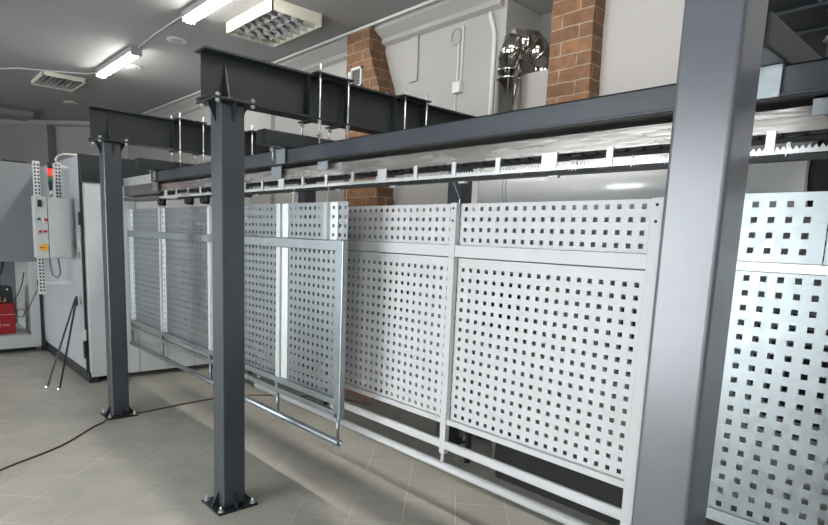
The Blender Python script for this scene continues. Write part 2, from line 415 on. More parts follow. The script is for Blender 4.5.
def toothed(mb, x0, x1, y, z0, z1, th, pitch=.0125, tooth=.011):
    n_ = int((x1-x0)/pitch); bm = mb.bm
    mb.box(x0, x1, y, y+th, z0, z1)
    for k in range(n_):
        xa = x0+k*pitch; xb = xa+pitch*.9; xm = (xa+xb)/2
        f = [bm.verts.new(p) for p in ((xa,y,z1),(xb,y,z1),(xm,y,z1+tooth))]
        g = [bm.verts.new(p) for p in ((xa,y+th,z1),(xb,y+th,z1),(xm,y+th,z1+tooth))]
        bm.faces.new(f); bm.faces.new(g[::-1])
        bm.faces.new((f[1],g[1],g[2],f[2])); bm.faces.new((f[2],g[2],g[0],f[0]))
def track(y0, y1, x0, x1, label, zoff=0, mg=None):
    t = thing('conveyor_track', label, 'conveyor track', ((x0+x1)/2, (y0+y1)/2, 1.885+zoff), 'conveyor tracks over the panels')
    MB().box(x0, x1, y0-.004, y0, 1.943+zoff, 2.008+zoff).box(x0, x1, y0, y1, 2.005+zoff, 2.008+zoff).build('front_cover', M_film, t)
    MB().box(x0, x1, y1, y1+.004, 1.943+zoff, 2.008+zoff).build('rear_cover', M_paint2, t)
    mb = MB(); toothed(mb, x0, x1, y0-.006, 1.888+zoff, 1.896+zoff, .003, .0155, .011); mb.box(x0, x1, y0-.006, y0-.001, 1.885+zoff, 1.888+zoff)
    mb.build('toothed_front_guard', mg or M_guard, t)
    mb = MB(); toothed(mb, x0, x1, y1+.002, 1.888+zoff, 1.900+zoff, .003, .0155, .011); mb.box(x0, x1, y1-.03, y1+.005, 1.885+zoff, 1.888+zoff)
    mb.build('toothed_rear_guard', M_dark, t)
    # chain running inside
    mb = MB()
    for k in range(int((x1-x0)/.06)):
        xx = x0+.03+k*.06
        mb.box(xx, xx+.045, (y0+y1)/2-.012, (y0+y1)/2+.012, 1.945+zoff, 1.965+zoff)
        mb.box(xx-.02, xx+.005, (y0+y1)/2-.004, (y0+y1)/2+.004, 1.950+zoff, 1.960+zoff)
    mb.build('chain', M_dark, t)
    return t
t1 = track(1.90, 2.05, -5.45, 2.2, 'front conveyor track with film wrapped cover and toothed guard')
xk = -5.297; k = 0
while xk < 2.1:
    wd = .012 if k % 4 else .034
    MB().box(xk-wd, xk+wd, 1.889, 1.895, 1.888, 1.950).build('bracket', M_guard, t1)
    MB().box(xk-wd*.5, xk+wd*.5, 2.055, 2.059, 1.89, 1.95).build('bracket', M_guard, t1)
    xk += .2483; k += 1
for k in range(15):
    xk = -5.4+k*.5
    MB().box(xk-.022, xk+.022, 2.03, 2.05, 1.876, 1.885).build('rail_clip', M_guard, t1)
t2 = track(2.165, 2.295, -4.4, 2.2, 'rear conveyor track carrying the white panels', zoff=.038, mg=M_dark)
for i_, (x_, lb_) in enumerate(((-5.62, 'black roller carriage under the far piece of track, nearest the oven'), (-4.98, 'black roller carriage under the track, left of the middle column'), (-4.66, 'black roller carriage under the track, just left of the middle column'))):
    tr_ = thing('roller_carriage', lb_, 'carriage', (x_, 1.97, 1.82), 'black roller carriages under the track')
    MB().box(x_-.07, x_+.07, 1.955, 1.985, 1.850, 1.884).build('body', M_dark, tr_, .003)
    MB().cyl((x_, 1.94, 1.855), (x_, 2.0, 1.855), .030, 18).build('roller', M_black, tr_)
# far piece of track entering the oven
t3 = thing('conveyor_track', 'far piece of pale conveyor track between the farthest column and the oven', 'conveyor track', (-5.7, 1.97, 1.93), 'conveyor tracks over the panels')
MB().box(-6.5, -5.49, 1.90, 2.05, 2.03, 2.11).build('front_cover', M_guard, t3)
mb = MB(); toothed(mb, -6.5, -5.49, 1.896, 1.888, 1.905, .003, .02); mb.box(-6.5, -5.49, 1.896, 2.05, 1.885, 1.888).build('toothed_front_guard', M_dusty, t3)
MB().box(-6.5, -5.49, 1.905, 2.045, 1.93, 2.03).build('rail_body', M_dusty, t3)

# clamps that hold the rail under the crossbars
def clamp(x, label, w=.05):
    t = thing('rail_clamp', label, 'clamp', (x, 1.90, 2.00), 'galvanised clamps round the front rail')
    MB().box(x-w, x+w, 1.817, 1.8235, 2.026, 2.111).build('front_plate', M_zincb, t, .001)
    MB().box(x-w, x+w, 1.8235, 1.97, 2.1102, 2.1115).build('top_strap', M_zincl, t)
    MB().box(x-w, x-w+.005, 1.962, 1.968, 2.02, 2.11).build('rear_plate', M_zincl, t)
    MB().box(x-w-.15, x-w-.03, 1.868, 1.874, 1.952, 2.0233).build('lower_tab', M_zincb, t)
    for yy in (1.80,):
        MB().cyl((x-w*1.5, 1.808, 2.05), (x-w*1.5, 1.808, 2.135), .005, 10).hexa((x-w*1.5, 1.808, 2.13), .011, .01).box(x-w*1.9, x-w+.002, 1.79, 1.823, 2.11, 2.115).build('clamp_bolt', M_bolt, t)
    return t
clamp(-3.195, 'silver clamp gripping the dark front rail just right of the middle column')
clamp(-.605, 'large pitted silver clamp gripping the rail just right of the nearest column', .055)
clamp(-5.36, 'silver clamp gripping the far left end of the dark front rail', .04)
for x, lb in ((-2.81, 'small grey tab bracket under the front rail, right of the silver clamp'), (-.43, 'bright square steel bracket under the front rail at the right edge')):
    tag(MB().box(x-.05, x+.05, 1.862, 1.868, 1.975, 2.0233).box(x-.05, x+.05, 1.862, 1.95, 2.018, 2.0233).build('tab_bracket', M_zincb), lb, 'bracket', 'tab brackets under the front rail')

# ------------------------------------------------------------------ perforated panels
PITCH, HOLE = .0525, .0205
def sheet(name, parent, m, x0, x1, z0, z1, y, hx, hz, th=.002, yf=None, skip=None):
    """perforated sheet in the XZ plane; hx/hz centre coordinates of the hole columns/rows"""
    bm = bmesh.new(); h = HOLE/2
    hx = sorted(v for v in hx if x0+h+.004 < v < x1-h-.004); hz = sorted(v for v in hz if z0+h+.004 < v < z1-h-.004)
    X = [x0]+[c for v in hx for c in (v-h, v+h)]+[x1]
    Z = [z0]+[c for v in hz for c in (v-h, v+h)]+[z1]
    yf = yf or (lambda x: 0)
    FV = [[bm.verts.new((x, y+yf(x), z)) for z in Z] for x in X]
    BV = [[bm.verts.new((x, y+th+yf(x), z)) for z in Z] for x in X]
    nx, nz = len(X)-1, len(Z)-1
    def hole(i, j): return 0 < i < nx and 0 < j < nz and i % 2 == 1 and j % 2 == 1
    for i in range(nx):
        for j in range(nz):
            if hole(i, j):
                a_, b_, c_, d_ = (i,j),(i+1,j),(i+1,j+1),(i,j+1)
                for p, q in ((a_,b_),(b_,c_),(c_,d_),(d_,a_)):
                    bm.faces.new((FV[p[0]][p[1]], FV[q[0]][q[1]], BV[q[0]][q[1]], BV[p[0]][p[1]]))
            else:
                bm.faces.new((FV[i][j], FV[i+1][j], FV[i+1][j+1], FV[i][j+1]))
                bm.faces.new((BV[i][j], BV[i][j+1], BV[i+1][j+1], BV[i+1][j]))
    for i in range(nx):
        bm.faces.new((FV[i][0], BV[i][0], BV[i+1][0], FV[i+1][0])); bm.faces.new((FV[i][nz], FV[i+1][nz], BV[i+1][nz], BV[i][nz]))
    for j in range(nz):
        bm.faces.new((FV[0][j], FV[0][j+1], BV[0][j+1], BV[0][j])); bm.faces.new((FV[nx][j], BV[nx][j], BV[nx][j+1], FV[nx][j+1]))
    mb = MB(); mb.bm.free(); mb.bm = bm
    return mb.build(name, m, parent)
def cols(ref, lo, hi):
    k0 = math.ceil((lo-ref)/PITCH); k1 = math.floor((hi-ref)/PITCH)
    return [ref+k*PITCH for k in range(k0, k1+1)]
HZ_TOP = [1.772-.0520*k for k in range(4)]
HZ_LOW = [1.514-.0523*k for k in range(17)]

def hook(x, y, ztop, zbot, label, wire=.0022, m=None):
    pts = [(x-.012, y-.0, ztop), (x+.006, y, ztop+.006), (x+.016, y-.006, ztop-.012), (x+.006, y-.008, ztop-.03)]
    zz = ztop-.03
    pts += [(x+.002, y-.008, zz-(zz-zbot)*.5), (x+.004, y-.008, zbot+.015), (x+.016, y-.006, zbot+.001), (x+.022, y+.004, zbot+.006)]
    return tag(MB().tube(pts, wire, 8).build('wire_hook', m or M_plastic), label, 'hook', 'wire hooks holding the panels')

# --- left galvanised railing assembly (four modules)
gy = 1.96
t = thing('galvanised_railing', 'long bare galvanised perforated railing with open tube end, hanging between the far and middle columns', 'railing', (-4.6, gy, .37), 'perforated railings hung on the conveyor')
seams = [-6.48, -5.575, -4.485, -3.395]
end = -2.690
edges = seams+[end]
for i in range(4):
    x0, x1 = edges[i]+.004, edges[i+1]-.004
    sheet('upper_sheet', t, M_zinc, x0, x1, 1.588, 1.805, gy, cols(-2.821, x0+.02, x1-.012), HZ_TOP)
    xb = min(x1, -2.757)
    sheet('lower_sheet', t, M_zinc, x0, xb, .648, 1.532, gy, cols(-2.821, x0+.02, xb-.012), HZ_LOW)
for i, xs_ in enumerate(seams):
    # posts: folded strips either side of a seam, reflections painted in paler zinc
    for za, zb_ in ((1.588, 1.803), (.655, 1.523)):
        MB().prism([(xs_-.062, gy-.002), (xs_-.060, gy-.022), (xs_-.008, gy-.025), (xs_-.004, gy-.002)], 'Z', za, zb_).build('seam_post', M_zincl, t)
    for za, zb_ in ((1.588, 1.803), (.655, 1.523)):
        sheet('edge_strip', t, M_zincl, xs_, xs_+.062, za, zb_, gy-.012, cols(-2.821, xs_+.01, xs_+.06), HZ_TOP if za > 1 else HZ_LOW, yf=lambda x, q=xs_: .008*(x-q)/.062)
# strips near the right end of the upper sheets
MB().prism([(-2.915, gy-.002), (-2.911, gy-.018), (-2.860, gy-.028), (-2.852, gy-.002)], 'Z', 1.588, 1.803).build('seam_post', M_zincl, t)
sheet('edge_strip', t, M_zincl, -2.850, -2.785, 1.588, 1.803, gy-.012, [-2.821], HZ_TOP, yf=lambda x: .008*(x+2.85)/.065)
MB().box(-6.50, -2.70, gy-.032, gy-.003, 1.526, 1.586).build('mid_rail', M_zincb, t, .004)
MB().box(-6.50, -2.70, gy-.030, gy-.003, .617, .655).build('bottom_rail', M_zincb, t, .003)
MB().box(-6.50, -2.70, gy-.028, gy-.004, .545, .580).build('lower_bar', M_zincb, t, .004)
MB().box(-2.752, -2.684, gy-.036, gy+.002, .540, 1.590).build('end_post', M_zincb, t, .005)
MB().box(-2.730, -2.708, gy-.0375, gy-.036, .552, .570).build('post_opening', M_black, t)
for xs_ in [v-.035 for v in seams[1:]]:
    MB().box(xs_-.018, xs_+.018, gy-.030, gy-.004, .578, .619).build('stub', M_zincb, t)
for xs_ in [v-.035 for v in seams[1:]]+[-2.722]:
    MB().cyl((xs_, gy-.016, .41), (xs_, gy-.016, .547), .011, 14).build('stub', M_zincb, t)
MB().box(-6.53, -6.50, gy-.03, gy-.002, .39, 1.586).build('end_post', M_zincb, t, .004)
MB().pipe((-6.55, gy-.016, .392), (-2.700, gy-.016, .392), .0215, .003).build('bottom_tube', M_zincb, t)
hook(-2.915, 1.975, 1.890, 1.772, 'pale bent wire hook at the right end of the left galvanised railing')
hook(-3.30, 1.975, 1.890, 1.772, 'short wire hook above the left galvanised railing near the second seam', wire=.0016, m=M_bolt)
hook(-5.50, 1.975, 1.890, 1.772, 'wire hook holding the far end of the left galvanised railing', m=M_bolt)

# --- white powder coated railing
wy = 2.232
t = thing('white_railing', 'white powder coated perforated railing hanging between the middle and nearest columns', 'railing', (-2.65, wy, .35), 'perforated railings hung on the conveyor')
WX = [-4.20, -3.14, -2.088, -1.014]
for i in range(3):
    x0, x1 = WX[i]+.005, WX[i+1]-.012
    ref = -.705 if i < 5 else 0
    hx = cols(-1.1015+.0525*0, x0+.03, x1-.02) if i == 2 else cols(-2.1515+.0, x0+.03, x1-.02)
    if i == 0: continue
    sheet('upper_sheet', t, M_white, x0, x1, 1.585, 1.800, wy, hx, HZ_TOP)
    sheet('lower_sheet', t, M_white, x0, x1, .648, 1.5205, wy, hx, HZ_LOW)
for i, px in enumerate(WX):
    x0 = px-.038 if i else px-.015; x1 = px+.003 if i < 3 else px+.004
    if i == 3: x0 = px-.044
    p = MB().box(x0, x1, wy-.034, wy-.001, .455, 1.803).build('post', M_white, t, .003)
    for z in (1.775, 1.712):
        MB().cyl(((x0+x1)/2, wy-.0352, z), ((x0+x1)/2, wy-.0342, z), .0065, 14).build('bolt_hole', M_black, p)
xa_, xb_ = WX[0]-.015, WX[3]+.004
MB().box(xa_, xb_, wy-.028, wy-.001, 1.527, 1.588).build('mid_rail', M_white, t, .003)
MB().box(xa_, xb_, wy-.026, wy-.001, .622, .652).build('bottom_rail', M_white, t, .003)
MB().box(xa_, xb_, wy-.032, wy-.004, .480, .530).build('lower_bar', M_white, t, .012, 4)
MB().pipe((xa_-.03, wy-.018, .382), (xb_+.03, wy-.018, .382), .024, .003).build('bottom_tube', M_white, t)
for px in WX[:3]+[WX[3]]:
    MB().cyl((px-.02, wy-.018, .403), (px-.02, wy-.018, .485), .011, 14).build('stub', M_white, t)
hook(-1.02+.0, 2.245, 1.925, 1.795, 'wire hook at the right end of the white railing beside the nearest column')
hook(-3.10, 2.245, 1.925, 1.795, 'wire hook over the white railing behind the left galvanised railing')

# --- right galvanised railing
gy2 = 2.232
t = thing('galvanised_railing', 'bare galvanised perforated railing filling the right edge, right of the nearest column', 'railing', (.2, gy2, .62), 'perforated railings hung on the conveyor')
ge = [-.985, -.488+.0, .57, 1.63]
hxr = cols(-.705, -2, 3)
for i in range(3):
    x0, x1 = ge[i]+.002, ge[i+1]-.002
    sheet('upper_sheet', t, M_zinc, x0, x1, 1.578, 1.810, gy2-.0, [v for v in hxr if x0+.015 < v < x1-.012], HZ_TOP)
MB().box(-.985, 1.63, gy2-.012, gy2-.001, 1.545, 1.577).build('mid_rail', M_zincl, t, .002)
sheet('lower_sheet', t, M_zinc, -.985, .57, .655, 1.543, gy2, [v for v in hxr if v < .55], [1.520-.0522*k for k in range(17)])
sheet('lower_sheet', t, M_zinc, .574, 1.63, .655, 1.543, gy2, [v for v in hxr if v > .6], [1.520-.0522*k for k in range(17)])
MB().box(-.985, 1.63, gy2-.016, gy2-.001, .620, .662).build('bottom_rail', M_zincb, t, .002)
MB().box(-.985, 1.63, gy2-.03, gy2-.002, .480, .530).build('lower_bar', M_zincb, t, .004)
for x in (-.93, .1, 1.2): MB().box(x-.015, x+.015, gy2-.026, gy2-.004, .528, .622).build('stub', M_zincb, t)
hook(-.40, 2.245, 1.930, 1.790, 'wire hook above the right galvanised railing at the picture edge', m=M_bolt)
hook(.9, 2.245, 1.930, 1.790, 'wire hook at the far right end of the right galvanised railing', m=M_bolt)

# --- second layer behind, seen through the holes
def rear_panel(x0, x1, y, m, label, wires, ztop=1.742):
    t = thing('rear_railing', label, 'railing', ((x0+x1)/2, y, .66), 'perforated railings behind the front layer')
    xm = (x0+x1)/2
    for a_, b_ in ((x0, xm-.003), (xm+.003, x1)):
        sheet('perforated_sheet', t, m, a_, b_, .66, ztop, y, cols(a_+.035, a_+.02, b_-.02), [ztop-.04-.0523*k for k in range(20)])
    MB().box(x0, x1, y-.012, y-.001, 1.53, 1.57).build('mid_rail', m, t)
    MB().box(xm-.02, xm+.02, y-.012, y-.001, .66, ztop).build('post', m, t)
    for xx in wires:
        MB().cyl((xx, y+.005, ztop-.05), (xx, y+.005, 1.84), .0022, 8).cyl((xx, y+.005, 1.84), (xx, 2.31, 1.96), .0022, 8).build('hanging_wire', M_bolt, t)
rear_panel(-3.2, -1.0, 2.385, M_dusty2, 'perforated sheet seen only through the holes of the white railing', (-1.03, -2.245))
rear_panel(-.93, 1.5, 2.385, M_dusty2, 'perforated sheet seen only through the holes of the right galvanised railing', (-.9, 1.2))

# ------------------------------------------------------------------ oven
OX, OY0, OY1, OXB = -6.55, 1.52, 3.35, -8.70
t = thing('curing_oven', 'large pale grey curing oven at left behind the farthest column, with dark header', 'oven', ((OX+OXB)/2, (OY0+OY1)/2, 0))
MB().box(OXB, OX-.03, OY0+.02, OY1, .11, 2.31).build('body', M_oven2, t, .004)
MB().box(OXB, OX-.06, OY0, OY0+.022, .13, 2.30).build('side_panel', M_oven2, t, .003)
MB().box(OX-.03, OX-.005, OY0+.03, OY1, .06, 2.03).build('front_panel', M_oven, t, .006)
MB().box(OX-.028, OX-.0, OY0, OY1, 2.045, 2.315).build('header', M_paint2, t, .003)
MB().box(OX-.058, OX-.03, OY0-.006, OY0+.02, .10, 2.31).build('corner_gap_strip', M_dark, t)
MB().box(OXB, OX-.1, OY0+.01, OY0+.04, .0, .13).build('plinth', M_dark, t)
MB().box(OX-.09, OX-.01, OY0+.01, OY0+.10, 0, .10).build('foot', M_dark, t)
MB().box(OX-.09, OX-.01, OY1-.1, OY1-.01, 0, .10).build('foot', M_dark, t)
MB().box(OX-.075, OX-.02, OY0-.022, OY0+.0, 1.62, 1.75).build('hinge', M_black, t)
h = MB().box(OX-.075, OX-.02, OY0-.02, OY0+.0, .45, .56).build('hinge', M_plastic, t)
MB().box(OX-.075, OX-.02, OY0-.022, OY0-.0, .26, .44).build('hinge', M_black, t)
MB().box(OX-.16, OX-.12, OY0-.012, OY0, 1.40, 1.47).build('switch', M_plastic, t)
MB().box(OX-.16, OX-.12, OY0-.012, OY0, 1.28, 1.35).build('switch', M_booth, t)
for k in range(6):
    MB().box(OX-.0, OX+.0015, OY0+.30*k+.2, OY0+.30*k+.205, .06, 2.03).build('panel_joint', M_booth, t)

# slotted uprights, control box, signal tower, in front of the oven's side
def upright(y, z0, label):
    x = -6.93; mb = MB()
    hb = bmesh.new()
    mb.box(x-.030, x-.027, y-.028, y+.028, z0, 2.235)
    k = 0; z = z0+.03
    t = thing('slotted_upright', label, 'upright', (x, y, z0), 'slotted steel uprights behind the control box')
    mb.build('channel', M_zincl, t)
    sl = MB()
    while z < 2.21:
        for yy in (-.014, .014): sl.box(x-.027, x-.0262, y+yy-.008, y+yy+.008, z, z+.018)
        z += .035
    sl.build('slots', M_black, t)
    MB().box(x-.075, x-.030, y-.028, y-.024, z0, 2.235).build('side_flange', M_zincl, t)
    if z0 > 1: MB().box(x-.075, x-.030, y-.024, OY0-.002, 2.19, 2.22).build('wall_bracket', M_zincl, t)
    MB().box(x-.075, x-.030, y-.024, OY0-.002, z0+.1, z0+.13).build('wall_bracket', M_zincl, t)
upright(1.225, .90, 'white slotted steel upright left of the signal tower, reaching below the control box')
upright(1.41, 1.30, 'white slotted steel upright right of the signal tower')
cx_ = -6.90
t = thing('control_box', 'light grey electrical control box with switches, beside the oven and under the signal tower', 'control box', (cx_, 1.33, 1.275))
MB().box(cx_-.05, cx_+.10, 1.165, 1.475, 1.278, 1.886).build('housing', M_ctrl, t, .004)
MB().box(cx_+.101, cx_+.112, 1.275, 1.468, 1.284, 1.880).build('door', M_ctrl, t, .003)
fx = cx_+.10
MB().box(fx, fx+.006, 1.270, 1.2745, 1.284, 1.880).build('door_gap', M_black, t)
MB().box(fx, fx+.015, 1.19, 1.225, 1.78, 1.85).build('display', M_black, t)
for y, z, m in ((1.195, 1.662, M_green), (1.225, 1.665, M_plastic), (1.255, 1.66, M_redbtn), (1.225, 1.635, M_plastic),
                (1.20, 1.54, M_redbtn), (1.245, 1.545, M_redbtn)):
    MB().cyl((fx, y, z), (fx+.018, y, z), .0125, 16).build('push_button', m, t)
kb = MB().cyl((fx, 1.225, 1.385), (fx+.012, 1.225, 1.385), .036, 20).build('main_switch', M_yellow, t)
MB().box(fx+.012, fx+.022, 1.19, 1.235, 1.379, 1.391).build('knob', M_redbtn, kb)
MB().cyl((cx_, 1.33, 1.886), (cx_, 1.33, 1.888), .03, 12).build('gland', M_black, t)

t = thing('signal_tower', 'signal tower with a lit red lamp over a green one, on the control box', 'signal lamp', (cx_, 1.33, 1.888))
MB().cyl((cx_, 1.33, 1.889), (cx_, 1.33, 1.96), .012, 14).build('stem', M_bolt, t)
MB().cyl((cx_, 1.33, 1.955), (cx_, 1.33, 2.035), .015, 16, r2=.021).build('base', M_black, t)
MB().cyl((cx_, 1.33, 2.035), (cx_, 1.33, 2.085), .021, 18).build('green_lens', M_green, t)
MB().cyl((cx_, 1.33, 2.085), (cx_, 1.33, 2.120), .021, 18).build('orange_lens', M_orange, t)
MB().cyl((cx_, 1.33, 2.120), (cx_, 1.33, 2.165), .021, 18).build('red_lens', M_redlamp, t)
MB().cyl((cx_, 1.33, 2.165), (cx_, 1.33, 2.225), .021, 18, r2=.020).build('cap', M_black, t)
tag(MB().tube([(cx_-.035, 1.30, 1.277), (cx_-.03, 1.30, 1.20), (cx_, 1.31, 1.10), (cx_+.01, 1.35, 1.07), (cx_, 1.38, 1.12), (cx_-.02, 1.37, 1.277)], .008, 8).build('cable_loop', M_niche), 'loop of pale green-grey cable hanging under the control box', 'cable')
tag(MB().tube([(-6.98, 1.41, 2.236), (-6.99, 1.40, 2.27), (-6.97, 1.42, 2.31), (-6.9, 1.46, 2.33), (-6.85, 1.53, 2.325), (-6.84, 1.60, 2.322)], .010, 8).build('cable', M_plastic), 'pale cable arching over the top edge of the oven above the signal tower', 'cable')

# two black bars leaning on the oven
t = thing('leaning_stand', 'black folding stand of two thin bars leaning against the side of the oven', 'stand', (-6.66, 1.3, 0))
top = Vector((-6.73, 1.475, .87))
for q in ((-6.620, 1.166, .01), (-6.475, 1.242, .01)):
    q = Vector(q); d_ = (top-q)
    side = Vector((1, .2, 0)).normalized()
    e = top + (Vector((-.022, 0, 0)) if q.x < -6.6 else Vector((.022, 0, 0)))
    leg = MB().cyl(q, e, .0115, 4).build('leg', M_dark, t)
    MB().cyl(q+Vector((-.004, 0, -.01)), q+Vector((.022, -.02, -.004)), .009, 8).build('foot_clip', M_bolt, leg)
MB().prism([(-6.765, .80), (-6.685, .80), (-6.69, .895), (-6.74, .895)], 'Y', 1.468, 1.482).build('head_plate', M_dark, t)

# ------------------------------------------------------------------ spray booth at the far left
BX = -8.62; by0, by1 = -.2, 1.478
t = thing('spray_booth', 'grey sheet metal cabinet at the left edge with an open bay holding a red case', 'cabinet', (BX-.6, .6, 0))
MB().box(BX-1.2, BX, by0, by1, 1.145, 2.345).build('upper_housing', M_booth, t, .006)
mb = MB()
mb.box(BX-.02, BX, 1.372, by1, .06, 1.145).box(BX-.02, BX, by0, 1.372, .06, .222)
mb.build('bay_frame', M_oven, t, .004)
MB().box(BX-1.2, BX-.02, 1.40, by1-.002, .06, 1.145).build('side_wall', M_oven, t)
MB().box(BX-1.2, BX-1.17, by0, 1.40, .06, 1.145).build('back_wall', M_booth, t)
MB().box(BX-1.17, BX-.02, by0, 1.40, .19, .222).build('shelf', M_oven, t)
MB().box(BX-1.1, BX-.1, by0+.05, by1-.05, 0, .06).build('plinth', M_dark, t)
MB().box(BX-.05, BX-.01, by1+.0, by1+.03, .0, 2.36).build('dark_gap_strip', M_dark, t)  # dark strip filling the gap between cabinet and oven side
MB().box(BX-.02, BX+.03, 1.462, 1.50, .84, .92).build('latch', M_black, t)
# lid of clutter on top
tag(MB().tube([(BX-.1, 1.18+.02*k, 2.358+.006*(k % 2)) for k in range(14)], .011, 8).build('cable_roll', M_black), 'dark roll of cable lying on top of the grey cabinet', 'cable')
bxc = BX-.16
t = thing('red_case', 'red case standing in the open bay of the grey cabinet', 'case', (bxc, .95, .222))
MB().box(bxc-.4, bxc, .62, 1.235, .223, .615).build('body', M_redc, t, .01)
MB().box(bxc, bxc+.002, .62, 1.23, .468, .473).build('lid_seam', M_plastic, t)
MB().box(bxc, bxc+.002, 1.045, 1.053, .335, .350).box(bxc, bxc+.002, 1.02, 1.075, .318, .323).box(bxc, bxc+.002, 1.02, 1.075, .356, .361).box(bxc, bxc+.002, 1.02, 1.025, .318, .361).box(bxc, bxc+.002, 1.07, 1.075, .318, .361).box(bxc, bxc+.002, 1.09, 1.17, .335, .343).build('printed_mark', M_plastic, t)
t = thing('battery_unit', 'black tool box on top of the red case behind the brass fittings', 'tool box', (bxc-.2, 1.1, .616))
MB().box(bxc-.34, bxc-.05, 1.03, 1.225, .616, .815).build('body', M_dark, t, .01)
MB().cyl((bxc-.05, 1.17, .785), (bxc-.047, 1.17, .785), .012, 12).build('label_dot', M_plastic, t)
for k in range(9):
    r = random.Random(k); y = .70+.055*k; x = bxc-.035-.02*r.random()
    g = thing('brass_fitting', 'small brass fitting lying on the red case, one of a pile', 'fitting', (x, y, .62), 'brass fittings piled on the red case')
    MB().cyl((x, y-.02, .628), (x+.0, y+.02, .634+.02*r.random()), .010, 10).build('barrel', M_brass, g)
    MB().cyl((x, y, .630), (x, y+.004, .675+.03*r.random()), .008, 8).build('branch', M_brass, g)
tag(MB().tube([(bxc-.1, 1.09, .815), (bxc-.11, 1.10, .95), (bxc-.12, 1.14, 1.05), (bxc-.12, 1.15, 1.142)], .018, 10).build('hose', M_dark), 'dark hose rising from the tool box to the top of the bay', 'hose')
pts = [(bxc+.02, 1.22, .60)]
for k in range(15):
    an = k/14*2.6*PI; pts.append((bxc+.05, 1.285+.045*math.cos(an+PI), .49+.055*math.sin(an+PI)))
pts += [(BX+.012, 1.37, .60), (BX+.012, 1.46, .80)]
tag(MB().tube(pts, .0045, 6).build('thin_cable', M_dark), 'thin dark coiled cable beside the red case', 'cable')
tag(MB().tube([(bxc-.02, 1.22, .64), (bxc-.03, 1.28, .72), (bxc-.03, 1.33, .86), (bxc-.03, 1.355, 1.0)], .006, 6).build('thin_cable', M_dark), 'dark cable rising from the red case up the right side of the bay', 'cable')

# ------------------------------------------------------------------ cable on the floor
cpts = [(-4.2, .25), (-4.45, .491), (-4.711, .886), (-5.07, 1.22), (-5.16, 1.40), (-5.24, 1.76), (-5.30, 2.266), (-5.24, 2.6), (-4.95, 3.0), (-4.67, 3.30), (-4.2, 3.42)]
from mathutils import geometry
cp3 = []
for i in range(len(cpts)-1):
    p0 = Vector(cpts[max(i-1, 0)]); p1 = Vector(cpts[i]); p2 = Vector(cpts[i+1]); p3 = Vector(cpts[min(i+2, len(cpts)-1)])
    for k in range(6):
        s_ = k/6
        q = .5*((2*p1)+(p2-p0)*s_+(2*p0-5*p1+4*p2-p3)*s_*s_+(3*p1-p0-3*p2+p3)*s_**3)
        near = abs(q.x+5.285) < .16 and abs(q.y-1.45) < .16
        cp3.append((q.x, q.y, .0062 if not near else .0195))
tag(MB().tube(cp3, .006, 8).build('floor_cable', M_cable), 'thin red-brown cable lying across the floor past the farthest column', 'cable')

# ------------------------------------------------------------------ flue, duct, conduits on the back wall
t = thing('flue_pipe', 'polished steel flue pipe with elbow entering the wall recess beside the brick pillar', 'pipe', (-2.85, 3.55, 0))
fxp, fyp, fr_ = -2.955, 3.62, .092
ft = 3.01
MB().cyl((fxp, fyp, .02), (fxp, fyp, ft), fr_, 32).build('riser', M_steel, t)
for z in (ft-.17, ft-.11, 2.0, 1.2):
    MB().cyl((fxp, fyp, z-.006), (fxp, fyp, z+.006), fr_+.006, 32).build('collar', M_steel, t)
segs = [Vector((fxp, fyp, ft-.02)), Vector((fxp+.03, fyp+.02, ft+.10)), Vector((fxp+.10, fyp+.13, ft+.10)), Vector((fxp+.14, fyp+.25, ft-.0)), Vector((fxp+.10, fyp+.34, ft-.14))]
for i, (a_, b_) in enumerate(zip(segs, segs[1:])):
    e = (b_-a_).normalized()*.028
    MB().cyl(a_-e, b_+e, fr_-.001*i, 32).build('elbow_segment', M_steel, t)
for i in (1, 2):
    d_ = (segs[i+1]-segs[i]).normalized(); c_ = (segs[i]+segs[i+1])/2
    MB().cyl(c_-d_*.006, c_+d_*.006, fr_+.007, 32).build('collar', M_steel, t)

DY, DZ, DR = 2.98, 1.94, .20
t = thing('round_duct', 'large horizontal white metal duct behind the white railing, near its top', 'duct', (-1.65, DY, 1.9))
MB().cyl((-2.455, DY, DZ), (-.71, DY, DZ), DR, 48).build('barrel', M_duct, t)
for x in (-2.245, -2.27): MB().cyl((x, DY, DZ), (x+.004, DY, DZ), DR+.0012, 48).build('seam', M_booth, t)
MB().cyl((-.71, DY, DZ), (-.69, DY, DZ), .16, 32).build('end_cap', M_black, t)
MB().box(-2.50, -2.455, DY-.21, DY+.21, 1.74, 2.16).build('end_frame', M_plastic, t)
t = thing('dark_machine_and_backing', 'large dark machine standing behind the white railing, seen through its holes and below it', 'machine', (-.8, 3.0, 0))
MB().box(-2.52, 1.4, 2.72, 3.18, .46, 1.735).build('upper_body', M_dark, t, .006)
MB().box(-2.40, 1.4, 3.06, 3.18, .0, .462).build('base', M_black, t)
MB().cyl((-2.49, 3.15, 0), (-2.49, 3.15, .462), .024, 14).build('leg', M_zincb, t)
MB().cyl((1.3, 2.78, 0), (1.3, 2.78, .462), .022, 14).build('leg', M_zincb, t)

t = thing('dark_machine_and_backing', 'long low dark block added behind the left galvanised railing to darken its holes', 'machine', (-4.4, 3.0, 0))  # added dark block so the railing's holes look dark
MB().box(-6.2, -2.60, 2.75, 3.17, .52, 1.735).build('upper_body', M_dark, t, .006)
for x in (-6.1, -4.55, -2.7): MB().cyl((x, 3.1, 0), (x, 3.1, .522), .022, 14).build('leg', M_dark, t)

